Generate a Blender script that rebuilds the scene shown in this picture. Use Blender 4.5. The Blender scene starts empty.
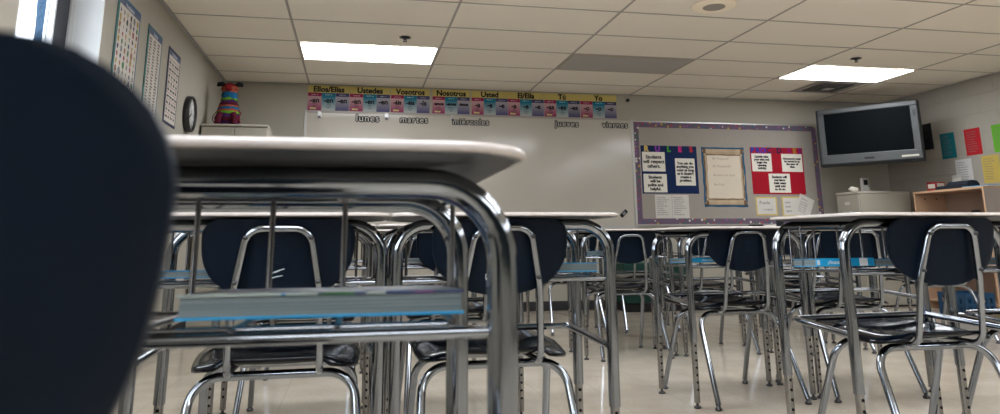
import bpy, math, random
from mathutils import Vector, Matrix
random.seed(7)
scn = bpy.context.scene
COL = scn.collection
PI = math.pi

# ------------------------------------------------------------------ materials
MATS = {}
def mat(name, col, rough=.5, metal=0., emit=None, estr=0., noise=None, bump=None, coat=0., spec=None):
    """noise=(scale, amount, detail): gentle variation of the thing's own colour; bump=(scale, strength, distance)"""
    if name in MATS: return MATS[name]
    m = bpy.data.materials.new(name); m.use_nodes = True
    nt = m.node_tree; b = nt.nodes['Principled BSDF']
    b.inputs['Base Color'].default_value = (*col, 1)
    b.inputs['Roughness'].default_value = rough
    b.inputs['Metallic'].default_value = metal
    if coat: b.inputs['Coat Weight'].default_value = coat; b.inputs['Coat Roughness'].default_value = .08
    if spec is None and rough >= .5 and not metal: spec = .12
    if spec is not None: b.inputs['Specular IOR Level'].default_value = spec
    if emit: b.inputs['Emission Color'].default_value = (*emit, 1); b.inputs['Emission Strength'].default_value = estr
    if noise or bump:
        tc = nt.nodes.new('ShaderNodeTexCoord')
    if noise:
        n = nt.nodes.new('ShaderNodeTexNoise'); n.inputs['Scale'].default_value = noise[0]; n.inputs['Detail'].default_value = noise[2] if len(noise) > 2 else 3
        nt.links.new(tc.outputs['Object'], n.inputs['Vector'])
        mx = nt.nodes.new('ShaderNodeMix'); mx.data_type = 'RGBA'
        a = noise[1]
        mx.inputs[6].default_value = (*[max(0, c*(1-a)) for c in col], 1)
        mx.inputs[7].default_value = (*[min(1, c*(1+a)) for c in col], 1)
        nt.links.new(n.outputs['Fac'], mx.inputs[0]); nt.links.new(mx.outputs[2], b.inputs['Base Color'])
    if bump:
        n2 = nt.nodes.new('ShaderNodeTexNoise'); n2.inputs['Scale'].default_value = bump[0]; n2.inputs['Detail'].default_value = 4
        nt.links.new(tc.outputs['Object'], n2.inputs['Vector'])
        bp = nt.nodes.new('ShaderNodeBump'); bp.inputs['Strength'].default_value = bump[1]; bp.inputs['Distance'].default_value = bump[2]
        nt.links.new(n2.outputs['Fac'], bp.inputs['Height']); nt.links.new(bp.outputs['Normal'], b.inputs['Normal'])
    MATS[name] = m
    return m
def nodes_of(m):
    return m.node_tree.nodes, m.node_tree.links, m.node_tree.nodes['Principled BSDF']

CHROME = mat('chrome', (.27, .29, .32), .10, 1., bump=(30, .06, .002))
CHROME_D = mat('chrome_worn', (.33, .325, .32), .24, 1., bump=(40, .1, .002))
WIRE = mat('wire_steel', (.20, .20, .21), .26, 1.)
NAVY = mat('navy_plastic', (.0014, .0052, .0128), .48, spec=.12, noise=(9, .12), bump=(260, .12, .001))
SEATM = mat('navy_seat_plastic', (.0015, .0028, .0055), .13, spec=.22, noise=(9, .12), bump=(6, .05, .004))
LAMI = mat('white_laminate', (.53, .475, .445), .22, noise=(60, .03))
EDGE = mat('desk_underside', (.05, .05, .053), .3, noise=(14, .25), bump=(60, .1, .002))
RUBBER = mat('black_rubber', (.012, .012, .013), .5)
HOLE = mat('hole_black', (.004, .004, .004), .8)
BOLT = mat('bolt_dark', (.08, .08, .085), .3, .9)
PAGES = mat('book_pages', (.36, .38, .37), .7)
def pages_lines(m, scale, col1, col2):
    N, L, b = nodes_of(m)
    tc = N.new('ShaderNodeTexCoord'); mp = N.new('ShaderNodeMapping'); mp.inputs['Scale'].default_value = scale
    n = N.new('ShaderNodeTexNoise'); n.inputs['Scale'].default_value = 1; n.inputs['Detail'].default_value = 2
    cr = N.new('ShaderNodeValToRGB'); cr.color_ramp.elements[0].position = .35; cr.color_ramp.elements[1].position = .65
    cr.color_ramp.elements[0].color = (*col1, 1); cr.color_ramp.elements[1].color = (*col2, 1)
    L.new(tc.outputs['Object'], mp.inputs[0]); L.new(mp.outputs[0], n.inputs['Vector']); L.new(n.outputs['Fac'], cr.inputs[0]); L.new(cr.outputs[0], b.inputs['Base Color'])
pages_lines(PAGES, (3, 3, 900), (.11, .14, .145), (.22, .25, .25))
BLUE = mat('book_blue', (.005, .20, .42), .3, noise=(20, .2))
BLUEB = mat('book_bright_blue', (.01, .30, .58), .3, noise=(20, .15))
SPINEW = mat('spine_white', (.65, .68, .70), .4)
COVER = mat('book_cover_collage', (.1, .1, .2), .3)
def collage(m, scale):
    N, L, b = nodes_of(m)
    tc = N.new('ShaderNodeTexCoord'); v = N.new('ShaderNodeTexVoronoi'); v.inputs['Scale'].default_value = scale
    sep = N.new('ShaderNodeSeparateColor'); cr = N.new('ShaderNodeValToRGB'); cr.color_ramp.interpolation = 'CONSTANT'
    cols = [(0, (.03, .05, .14)), (.2, (.35, .40, .36)), (.38, (.03, .13, .05)), (.52, (.02, .04, .09)), (.68, (.12, .05, .16)), (.8, (.02, .16, .35)), (.92, (.45, .50, .46))]
    e = cr.color_ramp.elements
    e[0].position = 0; e[0].color = (*cols[0][1], 1); e[1].position = cols[1][0]; e[1].color = (*cols[1][1], 1)
    for p, c in cols[2:]:
        x = e.new(p); x.color = (*c, 1)
    L.new(tc.outputs['Object'], v.inputs['Vector']); L.new(v.outputs['Color'], sep.inputs[0]); L.new(sep.outputs[0], cr.inputs[0]); L.new(cr.outputs[0], b.inputs['Base Color'])
collage(COVER, 28)
INK = mat('ink_black', (.012, .012, .014), .6)
INKG = mat('ink_grey', (.16, .15, .15), .7)
INKF = mat('ink_faint', (.33, .27, .22), .7)
WHITEP = mat('white_paper', (.58, .55, .50), .7, noise=(8, .05))
CREAM = mat('cream_paper', (.70, .66, .58), .7, noise=(8, .05))

# ------------------------------------------------------------------ mesh builder
class MB:
    def __init__(s): s.v = []; s.f = []; s.mi = []; s.sm = []; s.mats = []
    def m(s, material):
        if material not in s.mats: s.mats.append(material)
        return s.mats.index(material)
    def add(s, verts, faces, material, smooth=False):
        o = len(s.v); k = s.m(material)
        s.v += [tuple(p) for p in verts]
        for f in faces:
            s.f.append(tuple(i+o for i in f)); s.mi.append(k); s.sm.append(smooth)
        return s
    def box(s, x0, x1, y0, y1, z0, z1, material, M=None, bev=0.):
        if bev > 0:
            return s.rbox(x0, x1, y0, y1, z0, z1, material, bev, M)
        P = [Vector((x, y, z)) for z in (z0, z1) for y in (y0, y1) for x in (x0, x1)]
        if M: P = [M @ p for p in P]
        return s.add(P, [(0, 2, 3, 1), (4, 5, 7, 6), (0, 1, 5, 4), (2, 6, 7, 3), (0, 4, 6, 2), (1, 3, 7, 5)], material)
    def rbox(s, x0, x1, y0, y1, z0, z1, material, b, M=None):
        # chamfered box
        import bmesh
        bm = bmesh.new(); bmesh.ops.create_cube(bm, size=1)
        for v in bm.verts:
            v.co = Vector(((x0+x1)/2+v.co.x*(x1-x0), (y0+y1)/2+v.co.y*(y1-y0), (z0+z1)/2+v.co.z*(z1-z0)))
        bmesh.ops.bevel(bm, geom=bm.edges[:], offset=b, segments=2, profile=.5, affect='EDGES')
        bm.verts.index_update()
        P = [v.co.copy() for v in bm.verts]
        if M: P = [M @ p for p in P]
        F = [[v.index for v in f.verts] for f in bm.faces]
        bm.free()
        return s.add(P, F, material)
    def tube(s, pts, r, material, seg=12, caps=True, M=None):
        P = [Vector(p) for p in pts]
        if M: P = [M @ p for p in P]
        n = len(P); V = []; T = []
        for i in range(n):
            a = P[max(i-1, 0)]; b = P[min(i+1, n-1)]; T.append((b-a).normalized())
        up = Vector((0, 0, 1)) if abs(T[0].z) < .9 else Vector((1, 0, 0))
        N = (up - T[0]*up.dot(T[0])).normalized()
        for i in range(n):
            N = (N - T[i]*N.dot(T[i])).normalized(); B = T[i].cross(N)
            rr = r[i] if isinstance(r, (list, tuple)) else r
            for k in range(seg):
                a = 2*PI*k/seg; V.append(P[i] + (N*math.cos(a)+B*math.sin(a))*rr)
        F = []
        for i in range(n-1):
            for k in range(seg):
                k2 = (k+1) % seg
                F.append((i*seg+k, i*seg+k2, (i+1)*seg+k2, (i+1)*seg+k))
        s.add(V, F, material, True)
        if caps:
            s.add(V[:seg], [tuple(range(seg-1, -1, -1))], material)
            s.add(V[-seg:], [tuple(range(seg))], material)
        return s
    def lathe(s, prof, c, material, seg=20, axis='Z', M=None, smooth=True):
        V = []
        for (r, h) in prof:
            for k in range(seg):
                a = 2*PI*k/seg; x, y = r*math.cos(a), r*math.sin(a)
                if axis == 'Z': p = Vector((x, y, h))
                elif axis == 'Y': p = Vector((x, h, -y))
                else: p = Vector((h, x, y))
                p = p + Vector(c)
                V.append(M @ p if M else p)
        n = len(prof); F = []
        for i in range(n-1):
            for k in range(seg):
                k2 = (k+1) % seg; F.append((i*seg+k, i*seg+k2, (i+1)*seg+k2, (i+1)*seg+k))
        F.append(tuple(range(seg-1, -1, -1))); F.append(tuple(range((n-1)*seg, n*seg)))
        return s.add(V, F, material, smooth)
    def prism(s, outline, z0, z1, material, M=None):
        n = len(outline)
        V = [Vector((x, y, z0)) for x, y in outline]+[Vector((x, y, z1)) for x, y in outline]
        if M: V = [M @ p for p in V]
        F = [tuple(range(n-1, -1, -1)), tuple(range(n, 2*n))]+[(i, (i+1) % n, n+(i+1) % n, n+i) for i in range(n)]
        return s.add(V, F, material)
    def loft(s, rings, material, smooth=True, cap=True):
        n = len(rings[0]); V = [p for r in rings for p in r]; F = []
        for i in range(len(rings)-1):
            for k in range(n):
                k2 = (k+1) % n; F.append((i*n+k, i*n+k2, (i+1)*n+k2, (i+1)*n+k))
        s.add(V, F, material, smooth)
        if cap:
            s.add(rings[0], [tuple(range(n-1, -1, -1))], material); s.add(rings[-1], [tuple(range(n))], material)
        return s
    def build(s, name, parent=None, loc=None, rot=None, **props):
        me = bpy.data.meshes.new(name); me.from_pydata(s.v, [], s.f)
        for m in s.mats: me.materials.append(m)
        me.polygons.foreach_set('material_index', s.mi); me.polygons.foreach_set('use_smooth', s.sm)
        me.update()
        o = bpy.data.objects.new(name, me); COL.objects.link(o)
        if parent: o.parent = parent
        if loc: o.location = loc
        if rot: o.rotation_euler = rot
        for k, v in props.items(): o[k] = v
        return o

def fillet(pts, r, n=7):
    P = [Vector(p) for p in pts]; out = [P[0]]
    for i in range(1, len(P)-1):
        rr = r[i-1] if isinstance(r, (list, tuple)) else r
        a = (P[i-1]-P[i]); b = (P[i+1]-P[i]); la, lb = a.length, b.length; a.normalize(); b.normalize()
        ang = a.angle(b); d = min(rr/math.tan(ang/2), la*.49 if i > 1 else la*.95, lb*.49 if i < len(P)-2 else lb*.95)
        rr = d*math.tan(ang/2)
        c = P[i]+(a+b).normalized()*(rr/math.sin(ang/2))
        s0 = P[i]+a*d; s1 = P[i]+b*d; u = (s0-c); w = (s1-c); th = u.angle(w)
        for k in range(n+1):
            t = k/n
            out.append(c + (u*math.sin((1-t)*th)+w*math.sin(t*th))/math.sin(th))
    out.append(P[-1])
    return out

def thing(name, label, cat, loc=(0, 0, 0), rz=0, group=None):
    o = bpy.data.objects.new(name, None); COL.objects.link(o)
    o.location = loc; o.rotation_euler = (0, 0, rz); o['label'] = label; o['category'] = cat
    o.empty_display_size = .1
    if group: o['group'] = group
    return o
def tag(o, label, cat, group=None):
    o['label'] = label; o['category'] = cat
    if group: o['group'] = group
    return o
def struct(o): o['kind'] = 'structure'; return o
def dup(root, loc, rz, label, group=None):
    r = root.copy(); COL.objects.link(r); r.location = loc; r.rotation_euler = (0, 0, rz); r['label'] = label
    if group: r['group'] = group
    for ch in list(root.children):
        c = ch.copy(); COL.objects.link(c); c.parent = r
        for g in ch.children:
            d = g.copy(); COL.objects.link(d); d.parent = c
    return r

FONT_CACHE = {}
def text_mesh(body, size, material, extrude=.0006, offset=0., shear=0., align='CENTER', M=None, mb=None, spacing=1.):
    """adds the letters, lying in local XZ facing -Y, to the builder"""
    cu = bpy.data.curves.new('t', 'FONT'); cu.body = body; cu.size = size; cu.extrude = extrude
    cu.shear = shear; cu.align_x = align; cu.align_y = 'CENTER'; cu.resolution_u = 3; cu.space_line = .95; cu.space_character = spacing
    o = bpy.data.objects.new('t', cu)
    me = bpy.data.meshes.new_from_object(o)
    R = Matrix.Rotation(PI/2, 4, 'X')
    V = [R @ v.co for v in me.vertices]
    if M: V = [M @ v for v in V]
    F = [tuple(p.vertices) for p in me.polygons]
    mb.add(V, F, material)
    if offset > 0:                       # heavier strokes: the same outline again, shifted around by the stroke gain
        nd = 8 if offset > .002 else 4
        for k in range(nd):
            a = 2*PI*k/nd; dx, dz, dy = offset*math.cos(a), offset*math.sin(a), 2e-5*(k+1)
            mb.add([(v[0]+dx, v[1]+dy, v[2]+dz) for v in V], F, material)
    bpy.data.objects.remove(o); bpy.data.curves.remove(cu); bpy.data.meshes.remove(me)
    return mb
T = Matrix.Translation

# ------------------------------------------------------------------ the room
XL, XR, YB, YF, H = -1.388, 6.50, 7.73, -3.2, 2.415
GX, GY = -.525, 5.43          # one corner of the ceiling grid; tiles are 1.2192 x .6096

def wall_material(name, col, blocks=False):
    m = mat(name, col, .62, noise=(1.3, .035), bump=None if blocks else (180, .12, .002))
    if blocks:
        N, L, b = nodes_of(m)
        tc = N.new('ShaderNodeTexCoord'); mp = N.new('ShaderNodeMapping'); mp.inputs['Rotation'].default_value = (PI/2, 0, PI/2)
        sx = N.new('ShaderNodeSeparateXYZ'); cx = N.new('ShaderNodeCombineXYZ')
        L.new(tc.outputs['Object'], sx.inputs[0]); L.new(sx.outputs['Y'], cx.inputs[0]); L.new(sx.outputs['Z'], cx.inputs[1])
        br = N.new('ShaderNodeTexBrick'); br.inputs['Scale'].default_value = 1; br.inputs['Brick Width'].default_value = .406; br.inputs['Row Height'].default_value = .203
        br.inputs['Mortar Size'].default_value = .006; br.inputs['Mortar Smooth'].default_value = .6
        br.inputs['Color1'].default_value = (1, 1, 1, 1); br.inputs['Color2'].default_value = (1, 1, 1, 1); br.inputs['Mortar'].default_value = (0, 0, 0, 1)
        L.new(cx.outputs[0], br.inputs['Vector'])
        n = N.new('ShaderNodeTexNoise'); n.inputs['Scale'].default_value = 120
        ad = N.new('ShaderNodeMath'); ad.operation = 'MULTIPLY_ADD'; ad.inputs[1].default_value = .12
        L.new(tc.outputs['Object'], n.inputs['Vector']); L.new(n.outputs['Fac'], ad.inputs[0]); L.new(br.outputs['Color'], ad.inputs[2])
        bp = N.new('ShaderNodeBump'); bp.inputs['Strength'].default_value = .8; bp.inputs['Distance'].default_value = .004
        L.new(ad.outputs[0], bp.inputs['Height']); L.new(bp.outputs[0], b.inputs['Normal'])
    return m
WALL = wall_material('wall_paint', (.37, .343, .287))
WALLB = wall_material('block_paint', (.33, .305, .26), True)

# floor
FLOOR = mat('vinyl_floor', (.55, .50, .43), .16)
N, L, b = nodes_of(FLOOR)
tc = N.new('ShaderNodeTexCoord')
n1 = N.new('ShaderNodeTexNoise'); n1.inputs['Scale'].default_value = 5; n1.inputs['Detail'].default_value = 8
n2 = N.new('ShaderNodeTexNoise'); n2.inputs['Scale'].default_value = 70; n2.inputs['Detail'].default_value = 6
cr = N.new('ShaderNodeValToRGB'); cr.color_ramp.elements[0].position = .3; cr.color_ramp.elements[1].position = .72
cr.color_ramp.elements[0].color = (.50, .435, .35, 1); cr.color_ramp.elements[1].color = (.66, .59, .485, 1)
mxf = N.new('ShaderNodeMix'); mxf.data_type = 'FLOAT'; mxf.inputs[0].default_value = .45
br = N.new('ShaderNodeTexBrick'); br.offset = 0; br.inputs['Scale'].default_value = 1; br.inputs['Brick Width'].default_value = .3048; br.inputs['Row Height'].default_value = .3048
br.inputs['Mortar Size'].default_value = .0012; br.inputs['Color1'].default_value = (1, 1, 1, 1); br.inputs['Color2'].default_value = (.95, .95, .95, 1); br.inputs['Mortar'].default_value = (.72, .7, .68, 1)
ml = N.new('ShaderNodeMix'); ml.data_type = 'RGBA'; ml.blend_type = 'MULTIPLY'; ml.inputs[0].default_value = 1
L.new(tc.outputs['Object'], n1.inputs['Vector']); L.new(tc.outputs['Object'], n2.inputs['Vector']); L.new(tc.outputs['Object'], br.inputs['Vector'])
L.new(n1.outputs['Fac'], mxf.inputs[2]); L.new(n2.outputs['Fac'], mxf.inputs[3]); L.new(mxf.outputs[0], cr.inputs[0])
L.new(cr.outputs[0], ml.inputs[6]); L.new(br.outputs['Color'], ml.inputs[7]); L.new(ml.outputs[2], b.inputs['Base Color'])
rr = N.new('ShaderNodeMapRange'); rr.inputs['To Min'].default_value = .05; rr.inputs['To Max'].default_value = .17
L.new(n1.outputs['Fac'], rr.inputs[0]); L.new(rr.outputs[0], b.inputs['Roughness'])
bp = N.new('ShaderNodeBump'); bp.inputs['Strength'].default_value = .025; bp.inputs['Distance'].default_value = .004
L.new(n1.outputs['Fac'], bp.inputs['Height']); L.new(bp.outputs[0], b.inputs['Normal'])
struct(MB().box(XL-.3, XR+.3, YF-.3, YB+.3, -.1, 0, FLOOR).build('floor'))

# ceiling: tiles with a metal grid
TILE = mat('ceiling_tile', (.80, .745, .65), .85, noise=(2.2, .03))
N, L, b = nodes_of(TILE)
tc = N.new('ShaderNodeTexCoord'); n = N.new('ShaderNodeTexNoise'); n.inputs['Scale'].default_value = 90; n.inputs['Detail'].default_value = 6
v = N.new('ShaderNodeTexVoronoi'); v.inputs['Scale'].default_value = 60
ad = N.new('ShaderNodeMath'); ad.operation = 'ADD'
L.new(tc.outputs['Object'], n.inputs['Vector']); L.new(tc.outputs['Object'], v.inputs['Vector']); L.new(n.outputs['Fac'], ad.inputs[0]); L.new(v.outputs['Distance'], ad.inputs[1])
bp = N.new('ShaderNodeBump'); bp.inputs['Strength'].default_value = .35; bp.inputs['Distance'].default_value = .003
L.new(ad.outputs[0], bp.inputs['Height']); L.new(bp.outputs[0], b.inputs['Normal'])
struct(MB().box(XL-.3, XR+.3, YF-.3, YB+.3, H, H+.1, TILE).build('ceiling'))
GRID = mat('ceiling_grid_metal', (.38, .35, .31), .5)
g = MB(); x = GX
while x > XL: x -= 1.2192
x += 1.2192
while x < XR:
    g.box(x-.009, x+.009, YF, YB, H-.004, H-.0002, GRID); x += 1.2192
y = GY
while y > YF: y -= .6096
y += .6096
while y < YB:
    g.box(XL, XR, y-.007, y+.007, H-.0035, H-.0001, GRID); y += .6096
struct(g.build('trim_1'))
ANG = mat('wall_angle', (.36, .35, .34), .5)
a = MB(); a.box(XL, XL+.022, YF, YB, H-.02, H-.0045, ANG); a.box(XL, XR, YB-.02, YB, H-.012, H-.0045, ANG); a.box(XR-.02, XR, YF, YB, H-.012, H-.0045, ANG)
struct(a.build('trim_2'))

# walls; the left wall has a deep window opening and an unseen one added for daylight
struct(MB().box(XL-.3, XR+.3, YB, YB+.2, 0, H, WALL).build('wall_back'))
struct(MB().box(XR, XR+.2, YF, YB, 0, H, WALLB).build('wall_right'))
struct(MB().box(XL-.3, XR+.3, YF-.2, YF, 0, H, WALL).build('wall_front'))
cb = MB(); cb.box(-.9, 6.2, YF+.002, YF+.03, .55, 2.25, mat('dark_reflection_board', (.012, .02, .024), .5)); struct(cb.build('unseen_dark_board'))  # unseen dark board behind the camera, added to darken the chrome reflections
W1, W2 = (3.13, 4.09), (-1.9, 1.6)
wl = MB(); zb, zt = .95, 2.28
ys = [YF, W2[0], W2[1], W1[0], W1[1], YB]
for i in (0, 2, 4): wl.box(XL-.28, XL, ys[i], ys[i+1], 0, H, WALL)
for (a0, b0) in (W1, W2):
    wl.box(XL-.28, XL, a0, b0, 0, zb, WALL); wl.box(XL-.28, XL, a0, b0, zt, H, WALL)
struct(wl.build('wall_left'))
BASE = mat('cove_base', (.035, .034, .036), .5)
struct(MB().box(XL, XR, YB-.006, YB, 0, .10, BASE).build('baseboard_back'))
struct(MB().box(XR-.006, XR, YF, YB-.006, 0, .10, BASE).build('baseboard_right'))
struct(MB().box(XL, XL+.006, YF, YB-.006, 0, .10, BASE).build('baseboard_left'))

REVEAL = mat('white_reveal', (.66, .67, .67), .45)
ALU = mat('dark_window_frame', (.03, .033, .045), .35, .3)
WTRIM = mat('white_window_trim', (.72, .73, .74), .4)
GLASS = bpy.data.materials.new('window_glass'); GLASS.use_nodes = True
N, L, b = nodes_of(GLASS)
b.inputs['Base Color'].default_value = (1, 1, 1, 1); b.inputs['Roughness'].default_value = 0; b.inputs['Transmission Weight'].default_value = 1; b.inputs['IOR'].default_value = 1.02
def window(idx, y0, y1, nmull):
    w = bpy.data.objects.new('window_%d' % idx, None); COL.objects.link(w); w.location = (XL, (y0+y1)/2, zb); w['kind'] = 'structure'
    hy = (y1-y0)/2; hz = zt-zb
    r = MB()  # reveal lining
    r.box(-.27, 0, hy-.012, hy, 0, hz, REVEAL); r.box(-.27, 0, -hy, -hy+.012, 0, hz, REVEAL)
    r.box(-.27, .02, -hy+.012, hy-.012, 0, .02, REVEAL); r.box(-.27, 0, -hy+.012, hy-.012, hz-.012, hz, REVEAL)
    r.box(-.15, -.135, hy-.015, hy-.012, .02, hz-.012, REVEAL); r.box(-.16, -.155, hy-.018, hy-.012, .02, hz-.012, REVEAL)
    struct(r.build('window_reveal', w))
    f = MB(); X0, X1 = -.215, -.17
    f.box(X0, X1, hy-.18, hy-.012, .02, hz-.012, ALU); f.box(X0, X1, -hy+.012, -hy+.05, .02, hz-.012, ALU)  # far jamb drawn wider than the frame, its dark colour includes the shade there
    f.box(X0, X1, -hy+.05, hy-.18, .02, .07, ALU); f.box(X0, X1, -hy+.05, hy-.18, hz-.06, hz-.012, ALU)
    for k in range(nmull):
        yy = -hy+(k+1)*2*hy/(nmull+1); f.box(X0, X1, yy-.025, yy+.025, .07, hz-.06, ALU)
    f.box(X0+.005, X1+.004, hy-.197, hy-.18, .07, hz-.06, WTRIM)
    struct(f.build('window_frame', w))
    struct(MB().box(-.197, -.193, -hy+.05, hy-.197, .07, hz-.06, GLASS).build('window_pane', w))
    return w
window(1, *W1, 0); window(2, *W2, 2)  # the second window is out of view, added to bring in daylight
# tree trunk outside, close to the first window
BARK = mat('grey_blue_bark', (.022, .045, .075), .9, noise=(14, .5, 8), bump=(22, .9, .03))
tr = MB(); pts = []; rs = []
for k in range(16):
    z = -.2+k*.22; pts.append((-2.395+.012*math.sin(k*1.7), 6.0+.015*math.cos(k*2.3)-.01*k*.2, z)); rs.append(.14-.002*k+.006*math.sin(k*2.1))
tr.tube(pts, rs, BARK, 18)
tt = tr.build('tree_trunk'); tag(tt, 'rough bluish tree trunk standing outside the window', 'tree')
OUTG = mat('pavement', (.55, .56, .56), .9)
struct(MB().box(-14, XL-.31, YF-6, YB+8, -.2, -.05, OUTG).build('ground'))

# ------------------------------------------------------------------ lights in the ceiling
PANEL = mat('lit_diffuser', (.8, .8, .8), .5, emit=(.90, .94, 1.0), estr=5.6)
POFF = mat('unlit_diffuser', (.40, .38, .36), .5, bump=(300, .3, .002))
LFRAME = mat('light_frame', (.42, .36, .27), .5)
def troffer(i, j, lit, label):
    x0 = GX+1.2192*i; y0 = GY+.6096*j
    t = thing('ceiling_light', label, 'ceiling light', (x0+.6096, y0+.3048, H), 0, 'recessed ceiling light panels')
    f = MB()
    for (a0, a1, b0, b1) in ((-.6, .6, -.295, -.280), (-.6, .6, .280, .295), (-.6, -.585, -.28, .28), (.585, .6, -.28, .28)):
        f.box(a0, a1, b0, b1, -.010, -.0045, LFRAME)
    f.build('light_frame', t)
    MB().box(-.585, .585, -.28, .28, -.0085, -.0045, PANEL if lit else POFF).build('diffuser', t)
troffer(0, 1, True, 'glowing rectangular light panel at left, above the verb posters')
troffer(4, 1, True, 'glowing rectangular light panel at right, beside the ceiling vent')
troffer(2, 1, False, 'unlit grey light panel midway between the two glowing panels')
for j in (-4, -8, -12):
    for i in (0, 2, 4):
        troffer(i, j, True, 'lit light panel overhead, nearer than the pictured ceiling tiles')

# vent behind the right lamp
VM = mat('vent_metal', (.09, .088, .085), .5)
t = thing('ceiling_vent', 'square louvred air vent in a dusty grey tile behind the right light', 'vent', (GX+1.2192*4+.84, GY+.6096*2+.3048, H))
DUST = mat('dusty_tile', (.33, .31, .29), .85, noise=(5, .35))
MB().box(-.30, .30, -.285, .285, -.008, -.0045, DUST).build('backing_tile', t)
lv = MB()
for k, sz in enumerate((.19, .15, .11, .075)):
    z0 = -.010-.004*k
    for sgn in (-1, 1):
        lv.box(-sz, sz, sgn*sz-.008, sgn*sz+.008, z0-.006, z0+.002, VM); lv.box(sgn*sz-.008, sgn*sz+.008, -sz+.008, sz-.008, z0-.006, z0+.002, VM)
lv.build('louver', t)
MB().box(-.05, .05, -.05, .05, -.028, -.0085, mat('vent_core', (.42, .41, .39), .5)).build('core_plate', t)
# speaker
SPK = mat('speaker_ring', (.92, .82, .66), .6); SPG = mat('speaker_grille', (.30, .27, .24), .7, bump=(900, .6, .002))
t = thing('ceiling_speaker', 'round cream ceiling speaker with grey mesh centre', 'speaker', (2.535, 4.56, H))
MB().lathe([(.083, -.015), (.155, -.010), (.165, -.005), (.165, -.0045)], (0, 0, 0), SPK, 40).build('outer_ring', t)
MB().lathe([(.066, -.018), (.080, -.0165), (.082, -.012)], (0, 0, 0), SPG, 40).build('grille', t)
# sprinklers
SPR = mat('sprinkler_metal', (.03, .03, .032), .35, .5)
def sprinkler(x, y, label):
    t = thing('ceiling_sprinkler', label, 'sprinkler', (x, y, H), 0, 'fire sprinklers in the ceiling')
    MB().lathe([(.045, -.004), (.05, -.008), (.022, -.014), (.022, -.018)], (0, 0, 0), SPR, 20).build('escutcheon', t)
    s = MB(); s.lathe([(.009, -.014), (.009, -.026), (.006, -.028)], (0, 0, 0), SPR, 12)
    s.tube([(-.009, 0, -.022), (-.013, 0, -.030), (0, 0, -.039)], .0025, SPR, 6); s.tube([(.009, 0, -.022), (.013, 0, -.030), (0, 0, -.039)], .0025, SPR, 6)
    s.lathe([(.018, -.041), (.018, -.038)], (0, 0, 0), SPR, 14); s.build('sprinkler_head', t)
sprinkler(.366, 5.77, 'dark fire sprinkler in front of the left light panel')
sprinkler(4.63, 5.75, 'dark fire sprinkler in front of the right light panel')
sn = MB().lathe([(.022, 0), (.020, -.018), (.009, -.03)], (3.10, YB-.001, 2.345), SPR, 14, 'Y').build('wall_sensor'); tag(sn, 'tiny dark sensor on the back wall right of the Yo poster', 'sensor')

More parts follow.
